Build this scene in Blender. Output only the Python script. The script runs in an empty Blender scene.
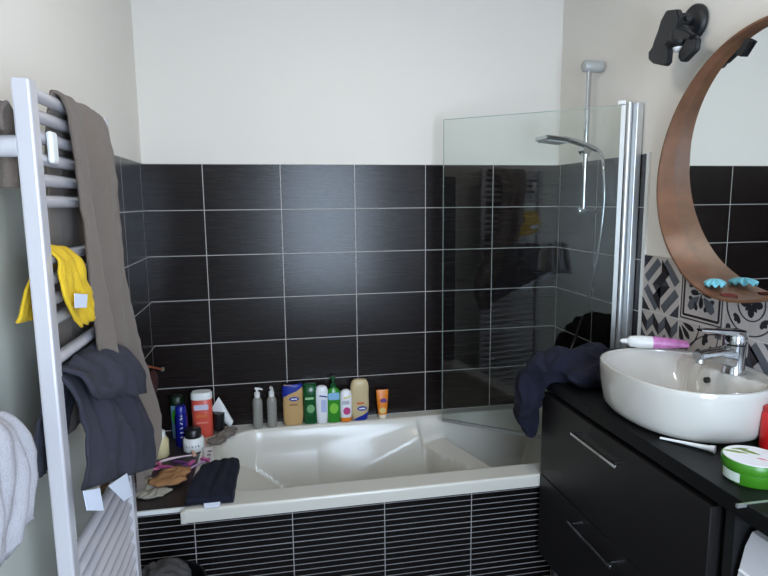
import bpy, bmesh, math, random
from mathutils import Vector, Matrix, noise
random.seed(4)
PI = math.pi
SC = bpy.context.scene
COL = SC.collection

# ---------------------------------------------------------------- camera, world, lights, exposure
W = 1.906; ZT = 1.76; YB = -3.30; H = 2.62; RIM = 0.567
cam_d = bpy.data.cameras.new('camera'); cam = bpy.data.objects.new('camera', cam_d); COL.objects.link(cam)
SC.camera = cam
F = 589.33; yaw, pitch, roll = 0.19037, 0.14432, -0.00902
fw = Vector((math.sin(yaw)*math.cos(pitch), math.cos(yaw)*math.cos(pitch), -math.sin(pitch)))
r0 = Vector((math.cos(yaw), -math.sin(yaw), 0)); u0 = r0.cross(fw)
rr = r0*math.cos(roll)+u0*math.sin(roll); uu = -r0*math.sin(roll)+u0*math.cos(roll)
mat = Matrix((rr, uu, -fw)).transposed().to_4x4(); mat.translation = (0.5187, -2.7052, ZT-0.1717)
cam.matrix_world = mat
cam_d.sensor_width = 36; cam_d.lens = 36*F/768; cam_d.clip_start = 0.02

w = bpy.data.worlds.new('world'); SC.world = w; w.use_nodes = True
nt = w.node_tree; bg = nt.nodes['Background']
bg.inputs[0].default_value = (0.55, 0.72, 1.0, 1); bg.inputs[1].default_value = 3.0

def area(name, loc, size, size_y, power, color, direction, shape='RECTANGLE'):
    d = bpy.data.lights.new(name, 'AREA'); d.shape = shape; d.size = size
    if shape == 'RECTANGLE': d.size_y = size_y
    d.energy = power; d.color = color
    o = bpy.data.objects.new(name, d); COL.objects.link(o); o.location = loc
    o.rotation_euler = Vector(direction).to_track_quat('-Z', 'Y').to_euler(); return o
# daylight through the window in the wall behind the camera
area('window_daylight', (1.08, YB+0.03, 1.45), 0.85, 1.45, 41, (0.69, 0.83, 1.0), (-0.18, 1, 0.03))
SC.view_settings.view_transform = 'Standard'; SC.view_settings.look = 'None'
SC.view_settings.gamma = 1; SC.view_settings.use_curve_mapping = False
SC.view_settings.exposure = 0.32
CEIL_POWER = 4

# ---------------------------------------------------------------- materials
def lin(c):
    f = lambda v: v/12.92 if v <= 0.04045 else ((v+0.055)/1.055)**2.4
    return (f(c[0]/255), f(c[1]/255), f(c[2]/255), 1)
def M(name, rgb, rough=0.5, metal=0.0, bump=0.0, bscale=50, var=0.0, coat=0.0, stretch=None, trans=0.0, sheen=0.0, ior=1.5):
    m = bpy.data.materials.new(name); m.use_nodes = True
    n = m.node_tree.nodes; l = m.node_tree.links; b = n['Principled BSDF']
    b.inputs['Base Color'].default_value = lin(rgb); b.inputs['Roughness'].default_value = rough
    b.inputs['Metallic'].default_value = metal; b.inputs['IOR'].default_value = ior
    if coat: b.inputs['Coat Weight'].default_value = coat; b.inputs['Coat Roughness'].default_value = 0.05
    if trans: b.inputs['Transmission Weight'].default_value = trans
    if sheen: b.inputs['Sheen Weight'].default_value = sheen
    geo = n.new('ShaderNodeNewGeometry'); no = n.new('ShaderNodeTexNoise'); mp = n.new('ShaderNodeMapping')
    if stretch: mp.inputs['Scale'].default_value = stretch
    l.new(geo.outputs['Position'], mp.inputs[0]); l.new(mp.outputs[0], no.inputs['Vector'])
    no.inputs['Scale'].default_value = bscale; no.inputs['Detail'].default_value = 4
    if bump:
        bp = n.new('ShaderNodeBump'); bp.inputs['Strength'].default_value = bump; bp.inputs['Distance'].default_value = 0.002
        l.new(no.outputs[0], bp.inputs['Height']); l.new(bp.outputs[0], b.inputs['Normal'])
    if var:
        mx = n.new('ShaderNodeMixRGB'); mx.inputs[1].default_value = lin([max(0, c*(1-var)) for c in rgb])
        mx.inputs[2].default_value = lin([min(255, c*(1+var)) for c in rgb])
        l.new(no.outputs[0], mx.inputs[0]); l.new(mx.outputs[0], b.inputs['Base Color'])
    return m

def tile_mat(name, axis, tw, th, uo, vo, tile_rgb, grout_rgb, gw=0.0035, rough=0.235, strips=0, spec=0.30):
    """rectangular tiles with grout; u along `axis`, v along z; a joint at u=uo, v=vo"""
    m = bpy.data.materials.new(name); m.use_nodes = True
    n = m.node_tree.nodes; l = m.node_tree.links; b = n['Principled BSDF']
    geo = n.new('ShaderNodeNewGeometry'); sp = n.new('ShaderNodeSeparateXYZ'); l.new(geo.outputs['Position'], sp.inputs[0])
    def mt(op, a, b_=None, c=None):
        k = n.new('ShaderNodeMath'); k.operation = op
        for i, v in enumerate((a, b_, c)):
            if v is None: continue
            if isinstance(v, (int, float)): k.inputs[i].default_value = v
            else: l.new(v, k.inputs[i])
        return k.outputs[0]
    def line(s, off, per, width):
        t = mt('DIVIDE', mt('SUBTRACT', s, off), per)
        fr = mt('FRACT', mt('ADD', t, 100.5)); dd = mt('ABSOLUTE', mt('SUBTRACT', fr, 0.5))
        return mt('LESS_THAN', dd, width/2/per)
    u = sp.outputs[axis]; v = sp.outputs[2]
    g = mt('MAXIMUM', line(u, uo, tw, gw), line(v, vo, th, gw))
    if strips: g = mt('MAXIMUM', g, line(v, vo, th/strips, gw*0.75))
    mp = n.new('ShaderNodeMapping'); sc = [2.5, 2.5, 90]; mp.inputs['Scale'].default_value = sc
    l.new(geo.outputs['Position'], mp.inputs[0]); no = n.new('ShaderNodeTexNoise'); no.inputs['Scale'].default_value = 1.6
    no.inputs['Detail'].default_value = 6; l.new(mp.outputs[0], no.inputs['Vector'])
    c1 = n.new('ShaderNodeMixRGB'); c1.inputs[1].default_value = lin([k*0.7 for k in tile_rgb]); c1.inputs[2].default_value = lin([k*1.3 for k in tile_rgb])
    l.new(no.outputs[0], c1.inputs[0])
    c2 = n.new('ShaderNodeMixRGB'); l.new(g, c2.inputs[0]); l.new(c1.outputs[0], c2.inputs[1]); c2.inputs[2].default_value = lin(grout_rgb)
    l.new(c2.outputs[0], b.inputs['Base Color'])
    l.new(mt('ADD', mt('MULTIPLY', g, 0.6-rough), rough), b.inputs['Roughness'])
    b.inputs['Specular IOR Level'].default_value = spec
    bm_ = n.new('ShaderNodeBump'); bm_.inputs['Strength'].default_value = 0.25; bm_.inputs['Distance'].default_value = 0.001
    l.new(mt('SUBTRACT', mt('MULTIPLY', no.outputs[0], 0.35), g), bm_.inputs['Height']); l.new(bm_.outputs[0], b.inputs['Normal'])
    return m

TW, TH = 0.3333, 0.1988
white_paint = M('white_paint', (228, 222, 213), 0.75, bump=0.08, bscale=180)
satin_paint = M('satin_grey_paint', (200, 201, 190), 0.32, bump=0.05, bscale=120)
TILE = (25, 19, 18); GROUT = (176, 172, 168)
tile_back = tile_mat('dark_tile_back', 0, TW, TH, 0.7252*TW, ZT, TILE, GROUT)
tile_left = tile_mat('dark_tile_left', 1, TW, TH, -0.3946, ZT, TILE, GROUT)
tile_right = tile_mat('dark_tile_right', 1, TW, TH, -0.361, ZT, TILE, GROUT)
tile_panel = tile_mat('striped_tile_panel', 0, TW, 0.2, 0.2288, 0.389, (18, 15, 15), (150, 146, 146), gw=0.0032, strips=9, rough=0.24)
floor_mat = tile_mat('floor_tile', 0, 0.45, 0.45, 0.1, 0, (48, 46, 45), (70, 68, 66), rough=0.4)
acrylic = M('white_acrylic', (204, 200, 190), 0.24, coat=0.12)
ceramic = M('white_ceramic', (200, 196, 189), 0.10, coat=0.5)
chrome = M('chrome', (196, 198, 201), 0.14, 1.0)
alu = M('satin_aluminium', (214, 216, 217), 0.38, 0.9)
grey_plastic = M('grey_plastic', (170, 172, 170), 0.3)
rad_white = M('white_enamel', (188, 184, 188), 0.25, coat=0.2)
black_metal = M('black_metal', (26, 27, 30), 0.45)
wood = M('walnut_veneer', (106, 71, 50), 0.42, var=0.3, bscale=6, stretch=(3, 3, 3), bump=0.1)
mirror_m = M('mirror_glass', (235, 240, 240), 0.0, 1.0)
blackwood = M('black_wood', (19, 16, 16), 0.48, bump=0.25, bscale=3, stretch=(40, 3, 40), var=0.3)
worktop_m = M('black_worktop', (9, 10, 11), 0.5, bump=0.15, bscale=60, ior=1.33)
void_m = M('black_board', (12, 12, 13), 0.6)
navy = M('navy_cotton', (9, 10, 32), 0.95, bump=0.6, bscale=220, var=0.25)
navy_dark = M('navy_knit', (10, 14, 34), 0.95, bump=0.6, bscale=260)
taupe = M('taupe_terry', (106, 94, 85), 0.95, bump=1.0, bscale=420, var=0.12, sheen=0.1)
slate = M('slate_grey_cotton', (43, 43, 54), 0.92, bump=0.7, bscale=300, var=0.15)
yellow = M('yellow_terry', (214, 176, 34), 0.9, bump=1.0, bscale=260, var=0.08)
lightgrey = M('pale_grey_cotton', (160, 157, 162), 0.92, bump=0.8, bscale=260, var=0.08)
tag_m = M('white_satin_tag', (215, 222, 238), 0.5)
def plain(name, rgb, rough=0.35): return M(name, rgb, rough)
white_pl = plain('white_plastic', (225, 226, 224)); black_pl = plain('black_plastic', (20, 20, 22))

# ---------------------------------------------------------------- mesh helpers
def box(bm, x0, x1, y0, y1, z0, z1, bev=0.0, mi=0, seg=2):
    r = bmesh.ops.create_cube(bm, size=1.0)
    vs = r['verts']
    for v in vs: v.co = Vector(((x0+x1)/2+v.co.x*(x1-x0), (y0+y1)/2+v.co.y*(y1-y0), (z0+z1)/2+v.co.z*(z1-z0)))
    fs = set(f for v in vs for f in v.link_faces)
    for f in fs: f.material_index = mi
    if bev:
        es = list(set(e for v in vs for e in v.link_edges))
        bmesh.ops.bevel(bm, geom=es, offset=bev, segments=seg, affect='EDGES', profile=0.5)
    return bm
def B(*a, **k): return box(bmesh.new(), *a, **k)
def loft(bm, rings, cap0=True, cap1=True, mi=0, closed=True):
    """rings: lists of points with equal count"""
    R = [[bm.verts.new(p) for p in r] for r in rings]; n = len(R[0])
    for a, b in zip(R, R[1:]):
        for i in range(n if closed else n-1):
            f = bm.faces.new((a[i], a[(i+1) % n], b[(i+1) % n], b[i])); f.material_index = mi; f.smooth = True
    if cap0: f = bm.faces.new(R[0][::-1]); f.material_index = mi
    if cap1: f = bm.faces.new(R[-1]); f.material_index = mi
    return R
def ring(cx, cy, z, rx, ry, n=28, p=2.0, rot=0.0):
    o = []
    for i in range(n):
        a = 2*PI*i/n; c, s = math.cos(a), math.sin(a)
        x = rx*math.copysign(abs(c)**(2/p), c); y = ry*math.copysign(abs(s)**(2/p), s)
        o.append(Vector((cx+x*math.cos(rot)-y*math.sin(rot), cy+x*math.sin(rot)+y*math.cos(rot), z)))
    return o
def lathe(bm, cx, cy, prof, n=28, p=2.0, mi=0, rot=0.0):
    """prof: (z, rx[, ry])"""
    return loft(bm, [ring(cx, cy, q[0], q[1], q[2] if len(q) > 2 else q[1], n, p, rot) for q in prof], mi=mi)
def tube(bm, pts, r, n=10, mi=0, cap=True):
    pts = [Vector(p) for p in pts]; rings = []; up = None
    for i, p in enumerate(pts):
        t = (pts[min(i+1, len(pts)-1)]-pts[max(i-1, 0)]).normalized()
        if up is None: up = Vector((0, 0, 1)) if abs(t.z) < 0.9 else Vector((1, 0, 0))
        a = t.cross(up).normalized(); b = a.cross(t).normalized(); up = b
        rad = r[i] if isinstance(r, (list, tuple)) else r
        rings.append([p+a*math.cos(2*PI*k/n)*rad+b*math.sin(2*PI*k/n)*rad for k in range(n)])
    loft(bm, rings, cap, cap, mi); return bm
def catmull(P, per=6):
    P = [Vector(p) for p in P]; Q = [P[0]*2-P[1]]+P+[P[-1]*2-P[-2]]; out = []
    for i in range(1, len(Q)-2):
        for k in range(per):
            t = k/per; a, b, c, d = Q[i-1], Q[i], Q[i+1], Q[i+2]
            out.append(0.5*((2*b)+(c-a)*t+(2*a-5*b+4*c-d)*t*t+(3*b-a-3*c+d)*t**3))
    out.append(Q[-2]); return out
def prism(bm, pts, d, mi=0):
    """extrude planar polygon pts by vector d"""
    a = [bm.verts.new(p) for p in pts]; b = [bm.verts.new(Vector(p)+Vector(d)) for p in pts]; n = len(a)
    fs = [bm.faces.new(a), bm.faces.new(b[::-1])]+[bm.faces.new((a[i], b[i], b[(i+1) % n], a[(i+1) % n])) for i in range(n)]
    for f in fs: f.material_index = mi
    return bm

def part(name, bm, mats, parent=None, smooth=False, solid=0.0, sub=0, auto=True):
    root = parent
    while root is not None and root.parent is not None: root = root.parent
    loc = Vector(root.location) if root is not None else Vector((0, 0, 0))
    bmesh.ops.recalc_face_normals(bm, faces=bm.faces)
    if smooth:
        for f in bm.faces: f.smooth = True
    if loc.length: bmesh.ops.translate(bm, vec=-loc, verts=bm.verts)
    me = bpy.data.meshes.new(name); bm.to_mesh(me); bm.free()
    for m in (mats if isinstance(mats, (list, tuple)) else [mats]): me.materials.append(m)
    o = bpy.data.objects.new(name, me); COL.objects.link(o)
    if parent is not None: o.parent = parent
    if solid: k = o.modifiers.new('thickness', 'SOLIDIFY'); k.thickness = solid; k.offset = 0
    if sub: k = o.modifiers.new('smooth', 'SUBSURF'); k.levels = sub; k.render_levels = sub
    if not smooth and auto and any(f.use_smooth for f in me.polygons):
        me.set_sharp_from_angle(angle=math.radians(50))
    return o
def thing(name, label, cat, loc, group=None):
    o = bpy.data.objects.new(name, None); o.empty_display_size = 0.05; COL.objects.link(o); o.location = loc
    return tag(o, label, cat, group)
def tag(o, label, cat, group=None):
    o['label'] = label; o['category'] = cat
    if group: o['group'] = group
    return o
def mono(name, bm, mats, label, cat, group=None, **k):
    """a thing that is one mesh, its origin at the middle of its base"""
    xs = [v.co.x for v in bm.verts]; ys = [v.co.y for v in bm.verts]; zs = [v.co.z for v in bm.verts]
    loc = Vector(((min(xs)+max(xs))/2, (min(ys)+max(ys))/2, min(zs)))
    bmesh.ops.translate(bm, vec=-loc, verts=bm.verts)
    o = part(name, bm, mats, **k); o.location = loc; return tag(o, label, cat, group)
def struct(name, bm, m, label=None):
    o = part(name, bm, m); o['kind'] = 'structure'
    if label: o['label'] = label
    return o

# ---------------------------------------------------------------- room
struct('floor', B(-0.1, W+0.1, YB-0.1, 0.1, -0.08, 0), floor_mat)
struct('ceiling', B(-0.1, W+0.1, YB-0.1, 0.1, H, H+0.08), white_paint)
struct('wall_back', B(-0.1, W+0.1, 0.006, 0.1, 0, H), white_paint)
struct('wall_left', B(-0.1, -0.006, YB, 0.1, 0, H), white_paint)
struct('trim_12', B(-0.0062, -0.001, YB, -0.958, 0, 1.79), satin_paint, 'grey green satin dado behind the towel radiator')
struct('wall_right', B(W+0.006, W+0.1, YB, 0.1, 0, H), white_paint)
bm = bmesh.new(); wx0, wx1, wz0, wz1 = 0.60, 1.56, 0.68, 2.22
box(bm, -0.1, wx0, YB-0.1, YB, 0, H); box(bm, wx1, W+0.1, YB-0.1, YB, 0, H)
box(bm, wx0, wx1, YB-0.1, YB, 0, wz0); box(bm, wx0, wx1, YB-0.1, YB, wz1, H)
struct('wall_front', bm, white_paint)
wroot = bpy.data.objects.new('window_1', None); COL.objects.link(wroot); wroot['kind'] = 'structure'
bm = bmesh.new()
for a in ((wx0, wx0+0.05, wz0, wz1), (wx1-0.05, wx1, wz0, wz1), (wx0, wx1, wz0, wz0+0.05), (wx0, wx1, wz1-0.05, wz1)):
    box(bm, a[0], a[1], YB-0.08, YB-0.03, a[2], a[3])
part('window_frame', bm, white_pl, wroot)
pane_m = M('window_pane', (250, 250, 250), 0.35, trans=1.0, ior=1.1)
part('window_pane', B(wx0+0.05, wx1-0.05, YB-0.058, YB-0.052, wz0+0.05, wz1-0.05), pane_m, wroot)
# tiled surfaces
struct('trim_1', B(0, W, 0, 0.006, 0, ZT), tile_back, 'dark tiling of the back wall')
struct('trim_2', B(-0.006, 0, -0.940, 0.0, 0, ZT), tile_left, 'dark tiling of the left wall')
struct('trim_11', B(-0.006, 0.001, -0.958, -0.941, 0, ZT+0.004), white_pl, 'white edge strip of the left tiling')
struct('trim_3', B(W, W+0.006, -0.693, 0.0, 0, ZT), tile_right, 'dark tiling beside the bath')
struct('trim_4', B(W-0.001, W+0.006, -0.712, -0.694, 0, ZT+0.004), white_pl, 'white edge strip of the tiling')
struct('trim_5', B(W, W+0.006, YB, -0.714, 0, 0.955), tile_right, 'dark tiling behind the vanity')

# ceiling lamp of the room (above the frame, the mirror faces it)
t = thing('ceiling_lamp', 'round white ceiling lamp in the middle of the room', 'lamp', (0.95, -1.15, H))
bm = bmesh.new(); lathe(bm, 0.95, -1.15, [(H, 0.11), (H-0.03, 0.11)]); part('base', bm, white_pl, t)
em = bpy.data.materials.new('lamp_glow'); em.use_nodes = True
em.node_tree.nodes['Principled BSDF'].inputs['Emission Color'].default_value = (1, 0.93, 0.84, 1)
em.node_tree.nodes['Principled BSDF'].inputs['Emission Strength'].default_value = 4
bm = bmesh.new(); lathe(bm, 0.95, -1.15, [(H-0.03, 0.10), (H-0.06, 0.09), (H-0.08, 0.05), (H-0.085, 0.005)]); part('lamp_shade', bm, em, t)
ld = bpy.data.lights.new('lamp_bulb', 'AREA'); ld.shape = 'DISK'; ld.size = 0.2; ld.energy = CEIL_POWER; ld.color = (1, 0.92, 0.84)
lo = bpy.data.objects.new('lamp_bulb', ld); COL.objects.link(lo); lo.parent = t; lo.location = (0, 0, -0.09)

# ---------------------------------------------------------------- patterned cement tiles over the worktop
def pattern_tiles():
    bm = bmesh.new(); X = W+0.0
    box(bm, X, X+0.006, -2.35, -0.714, 0.955, 1.385, mi=0)
    st = 0.2065; y_0 = -0.716; z_0 = 1.383; s = 0.2035; lay = [0]
    def P(u, v, c, r): return (c[0]-u*s, c[1]-v*s)
    def poly(pts, c, mi):
        lay[0] += 1; d = 0.0004+0.0002*(lay[0] % 5)
        prism(bm, [(X-d, *P(u, v, c, 0)) for u, v in pts], (d+0.001, 0, 0), mi)
    def arc(cu, cv, r, w_, c, mi, a0=0, a1=2*PI, n=28):
        k = max(3, int(n*(a1-a0)/(2*PI)))
        for i in range(k):
            t0 = a0+(a1-a0)*i/k; t1 = a0+(a1-a0)*(i+1)/k
            q = [(cu+rad*math.cos(t), cv+rad*math.sin(t)) for rad, t in ((r-w_/2, t0), (r+w_/2, t0), (r+w_/2, t1), (r-w_/2, t1))]
            if all(0 <= a <= 1 and 0 <= b <= 1 for a, b in q): poly(q, c, mi)
    def line(a, b, w_, c, mi):
        a, b = Vector(a), Vector(b); d = (b-a).normalized(); nn = Vector((-d.y, d.x))*w_/2
        poly([tuple(a-nn), tuple(b-nn), tuple(b+nn), tuple(a+nn)], c, mi)
    def petal(cu, cv, ang, L, wd, c, mi, tip=0.0):
        d = Vector((math.cos(ang), math.sin(ang))); nn = Vector((-d.y, d.x)); o = Vector((cu, cv)); q = []
        for t, h in ((0.05, 0.1), (0.35, 0.7), (0.65, 1.0), (0.85, 0.8), (1, tip)): q.append(o+d*L*t+nn*wd*h)
        for t, h in ((1, tip), (0.85, 0.8), (0.65, 1.0), (0.35, 0.7), (0.05, 0.1)): q.append(o+d*L*t-nn*wd*h)
        if tip == 0: q.pop(5)
        poly([tuple(v) for v in q], c, mi)
    def geo(c):     # star of bars and triangles
        for sx, sy, k in ((0, 0, 0), (1, 0, 1), (0, 1, 1), (1, 1, 0)):
            def T(u, v): 
                if k: u = 0.5-u
                return (sx*0.5+u, sy*0.5+v)
            poly([T(0.02, 0.37), T(0.37, 0.02), T(0.48, 0.13), T(0.13, 0.48)], c, 2)
            poly([T(0.0, 0.0), T(0.24, 0.0), T(0.0, 0.24)], c, 1 if (sx+sy) % 2 == 0 else 3)
            poly([T(0.5, 0.27), T(0.5, 0.5), T(0.27, 0.5)], c, 1 if sx == 0 else 3)
        poly([(0.5, 0.5), (0.5, 0.95), (0.28, 0.72)], c, 1); poly([(0.5, 0.5), (0.5, 0.05), (0.72, 0.28)], c, 1)
    def zig(c):
        for r, mi in ((0.02, 1), (0.34, 3), (0.68, 1)):
            for i in range(3):
                u = i/3
                poly([(u, r), (u+1/6, r+0.17), (u+1/6, r+0.37), (u, r+0.2)], c, mi)
                poly([(u+1/6, r+0.17), (u+1/3, r), (u+1/3, r+0.2), (u+1/6, r+0.37)], c, 2)
    def framed(c):
        for a, w_ in ((0.04, 0.02), (0.10, 0.04)):
            for p_, q in (((a, a), (1-a, a)), ((1-a, a), (1-a, 1-a)), ((1-a, 1-a), (a, 1-a)), ((a, 1-a), (a, a))): line(p_, q, w_, c, 1)
        for k in range(4):
            an = PI/4+k*PI/2
            petal(0.5+0.06*math.cos(an), 0.5+0.06*math.sin(an), an, 0.33, 0.085, c, 2, 0.5)
            petal(0.5, 0.5, k*PI/2, 0.25, 0.05, c, 1)
            for sgn in (-1, 1):
                petal(0.5+0.2*math.cos(an), 0.5+0.2*math.sin(an), an+sgn*1.1, 0.16, 0.04, c, 1)
        arc(0.5, 0.5, 0.06, 0.025, c, 0)
    def circ(c):
        arc(0.5, 0.5, 0.47, 0.022, c, 1, n=40); arc(0.5, 0.5, 0.25, 0.02, c, 1)
        for k in range(4):
            an = k*PI/2
            petal(0.5, 0.5, an, 0.2, 0.06, c, 1, 0.3); petal(0.5, 0.5, an+PI/4, 0.15, 0.03, c, 1)
            for sgn in (-0.5, 0, 0.5): petal(0.5+0.3*math.cos(an+PI/4), 0.5+0.3*math.sin(an+PI/4), an+PI/4+sgn*1.6, 0.12, 0.035, c, 1)
            petal(0.5+0.68*math.cos(an+PI/4)*0.96, 0.5+0.68*math.sin(an+PI/4)*0.96, an+PI/4+PI, 0.12, 0.05, c, 1, 0.4)
    def quarter(c):
        for cu, cv in ((1, 1), (0, 0)):
            a0 = PI if cu else 0
            arc(cu, cv, 0.93, 0.02, c, 1, a0, a0+PI/2, 48); arc(cu, cv, 0.5, 0.02, c, 1, a0, a0+PI/2, 48)
            for k in (0.2, 0.5, 0.8):
                an = a0+k*PI/2
                o = (cu+0.62*math.cos(an), cv+0.62*math.sin(an))
                for sg in (-1, 0, 1): petal(o[0], o[1], an+sg*0.9, 0.13, 0.04, c, 1)
                petal(cu+0.1*math.cos(an), cv+0.1*math.sin(an), an, 0.3, 0.05, c, 1, 0.2)
        poly([(0.02, 0.85), (0.14, 0.85), (0.14, 0.98), (0.02, 0.98)], c, 2); poly([(0.85, 0.02), (0.98, 0.02), (0.98, 0.14), (0.85, 0.14)], c, 2)
    rows = [[geo, framed, circ, quarter, geo, zig, framed, circ], [zig, quarter, geo, zig, framed, circ, quarter, geo]]
    for r in range(2):
        for k in range(7):
            c = (y_0-k*st, z_0-r*st-0.0); rows[r][k](c)
            prism(bm, [(X-0.0006, c[0]-s-0.0005, c[1]), (X-0.0006, c[0]-st+0.0005, c[1]), (X-0.0006, c[0]-st+0.0005, c[1]-s), (X-0.0006, c[0]-s-0.0005, c[1]-s)], (0.001, 0, 0), 4)
    prism(bm, [(X-0.0006, -0.716, z_0-s), (X-0.0006, -2.3, z_0-s), (X-0.0006, -2.3, z_0-st), (X-0.0006, -0.716, z_0-st)], (0.001, 0, 0), 4)
    return bm
pm = [M('cement_cream', (186, 178, 172), 0.35, var=0.06, bscale=20), M('cement_charcoal', (44, 42, 46), 0.35), M('cement_slate', (92, 94, 100), 0.35), M('cement_ink', (66, 68, 74), 0.35), M('tile_joint', (205, 203, 198), 0.6)]
struct('trim_6', pattern_tiles(), pm, 'black and white patterned cement tiles over the worktop')

# ---------------------------------------------------------------- ledge and bath
struct('trim_7', B(0.0, 0.2285, -0.724, -0.718, 0, 0.548), tile_panel, 'striped tile front under the ledge')
struct('trim_8', B(0.2285, W, -0.724, -0.718, 0, 0.522), tile_panel, 'striped tile front of the bath')
bm = B(0, 0.203, -0.718, 0, 0, 0.560)
struct('trim_9', bm, M('ledge_tile', (52, 46, 44), 0.35, var=0.2, bscale=12), 'dark tiled ledge between wall and bath')
struct('trim_10', B(0.0, 0.203, -0.728, -0.716, 0.549, 0.563, bev=0.002), white_pl, 'white edge strip of the ledge')

def sstep(a, b, x):
    t = max(0, min(1, (x-a)/(b-a))); return t*t*(3-2*t)
def bath_mesh():
    X0, X1, Y0, Y1 = 0.204, W-0.002, -0.748, -0.001
    nx, ny = 260, 130; bm = bmesh.new(); G = []
    ix0, ix1, iy0, iy1 = 0.262, 1.845, -0.662, -0.060   # inner opening
    def inset(x, y):   # signed distance inside opening (rounded rect; very round at the left end)
        cx, cy = (ix0+ix1)/2, (iy0+iy1)/2; r = 0.20 if x < cx else 0.10
        qx = abs(x-cx)-((ix1-ix0)/2-r); qy = abs(y-cy)-((iy1-iy0)/2-r)
        return r-(math.hypot(max(qx, 0), max(qy, 0))+min(max(qx, qy), 0))
    for i in range(nx+1):
        row = []
        for j in range(ny+1):
            x = X0+(X1-X0)*i/nx; y = Y0+(Y1-Y0)*j/ny
            d = inset(x, y); z = RIM
            if d > 0:
                # back rest on the left, steeper walls elsewhere
                wall_l = 0.10*sstep(0.0, 0.05, x-ix0)+max(0, x-ix0-0.05)*0.72
                wall_b = max(0, iy1-y)*3.0
                wall_f = max(0, y-iy0)*3.6
                wall_r = max(0, ix1-x)*1.6
                dep = min(0.40, wall_l, wall_f, wall_b, wall_r, d*3.4)
                # arm rest rising along the back wall, ending in a notch and a small step
                t_ = (x-0.70)/0.47; q = iy1-y
                if 0 < t_:
                    tt = min(t_, 1.0); wd = 0.113-0.043*tt; dz = 0.34-0.265*tt**0.85
                    arm = dz*q/wd if q < wd else dz+(q-wd)*5.0
                    k = 1-sstep(1.165, 1.195, x-0.25*q)
                    dep = dep*(1-k)+min(dep, arm)*k
                    wd2 = 0.15+0.25*sstep(1.20, 1.36, x); lev = 0.125-0.02*sstep(1.2, 1.3, x)
                    step = min(3.0*q, lev) if q < wd2 else lev+(q-wd2)*4.0
                    k2 = sstep(1.165, 1.195, x-0.25*q)*(1-sstep(1.30, 1.335, x-0.30*q))
                    dep = dep*(1-k2)+min(dep, step)*k2
                    k3 = sstep(1.30, 1.335, x-0.30*q)
                    dep = dep*(1-k3)+min(dep, 0.20+0.9*max(0, q-0.05))*k3
                z = RIM-dep*sstep(0, 0.035, d)
            # fine lip round the outside
            row.append(bm.verts.new((x, y, z)))
        G.append(row)
    for i in range(nx):
        for j in range(ny):
            f = bm.faces.new((G[i][j], G[i+1][j], G[i+1][j+1], G[i][j+1])); f.smooth = True
    # front lip and left lip with a small round
    def lip(vs, dx, dy):
        prev = vs
        for k, (o, z) in enumerate(((0.003, -0.001), (0.005, -0.004), (0.006, -0.012), (0.006, -0.046), (0.0, -0.047))):
            cur = [bm.verts.new((v.co.x+dx*o, v.co.y+dy*o, RIM+z)) for v in vs]
            for a in range(len(vs)-1):
                f = bm.faces.new((prev[a], prev[a+1], cur[a+1], cur[a])); f.smooth = True
            prev = cur
    lip([G[i][0] for i in range(nx+1)], 0, -1)
    lip([G[0][j] for j in range(ny+1)], -1, 0) if False else None
    vs = [G[0][j] for j in range(ny+1)]
    cur = [bm.verts.new((v.co.x, v.co.y, RIM-0.03)) for v in vs]
    for a in range(len(vs)-1): bm.faces.new((vs[a], vs[a+1], cur[a+1], cur[a]))
    return bm
t = thing('bathtub', 'white acrylic bathtub set behind striped dark tiles', 'bathtub', (1.05, -0.37, 0))
part('tub', bath_mesh(), acrylic, t)
part('lip_end', B(0.190, 0.212, -0.758, -0.728, RIM-0.047, RIM-0.004, bev=0.003), acrylic, t)
part('bottom_shell', B(0.26, 1.86, -0.70, -0.05, 0.06, 0.15, bev=0.02), acrylic, t)

# ---------------------------------------------------------------- bath screen
t = thing('bath_screen', 'clear frameless glass bath screen folded in over the bathtub', 'shower screen', (1.87, -0.628, RIM))
hx, hy = 1.868, -0.628; ex, ey = 1.284, -0.152; dv = Vector((ex-hx, ey-hy, 0)).normalized(); nv = Vector((-dv.y, dv.x, 0))
zb, zt = RIM+0.012, 1.942
bm = bmesh.new(); a = Vector((hx, hy, 0))+dv*0.02; b_ = Vector((ex, ey, 0)); hn = nv*0.003
prism(bm, [a-hn+Vector((0, 0, zb)), b_-hn+Vector((0, 0, zb)), b_+hn+Vector((0, 0, zb)), a+hn+Vector((0, 0, zb))], (0, 0, zt-zb))
glass = bpy.data.materials.new('clear_glass'); glass.use_nodes = True
gn = glass.node_tree.nodes; gl = glass.node_tree.links; gn.remove(gn['Principled BSDF'])
tr = gn.new('ShaderNodeBsdfTransparent'); tr.inputs[0].default_value = (0.955, 0.98, 0.97, 1); gs = gn.new('ShaderNodeBsdfGlossy'); gs.inputs['Roughness'].default_value = 0.0
fr = gn.new('ShaderNodeFresnel'); fr.inputs[0].default_value = 1.5; mx = gn.new('ShaderNodeMixShader')
gl.new(fr.outputs[0], mx.inputs[0]); gl.new(tr.outputs[0], mx.inputs[1]); gl.new(gs.outputs[0], mx.inputs[2]); gl.new(mx.outputs[0], gn['Material Output'].inputs[0])
part('glass_pane', bm, glass, t)
edge_m = M('glass_edge', (150, 162, 156), 0.3)
bm = bmesh.new(); h4 = nv*0.0031; prism(bm, [a-h4+Vector((0, 0, zt-0.0005)), b_-h4+Vector((0, 0, zt-0.0005)), b_+h4+Vector((0, 0, zt-0.0005)), a+h4+Vector((0, 0, zt-0.0005))], (0, 0, 0.0025))
prism(bm, [b_-h4+Vector((0, 0, zb)), b_-h4+dv*0.0015+Vector((0, 0, zb)), b_+h4+dv*0.0015+Vector((0, 0, zb)), b_+h4+Vector((0, 0, zb))], (0, 0, zt-zb))
part('polished_edge', bm, edge_m, t)
bm = bmesh.new(); seal = M('seal_grey', (120, 120, 116), 0.5)
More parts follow.
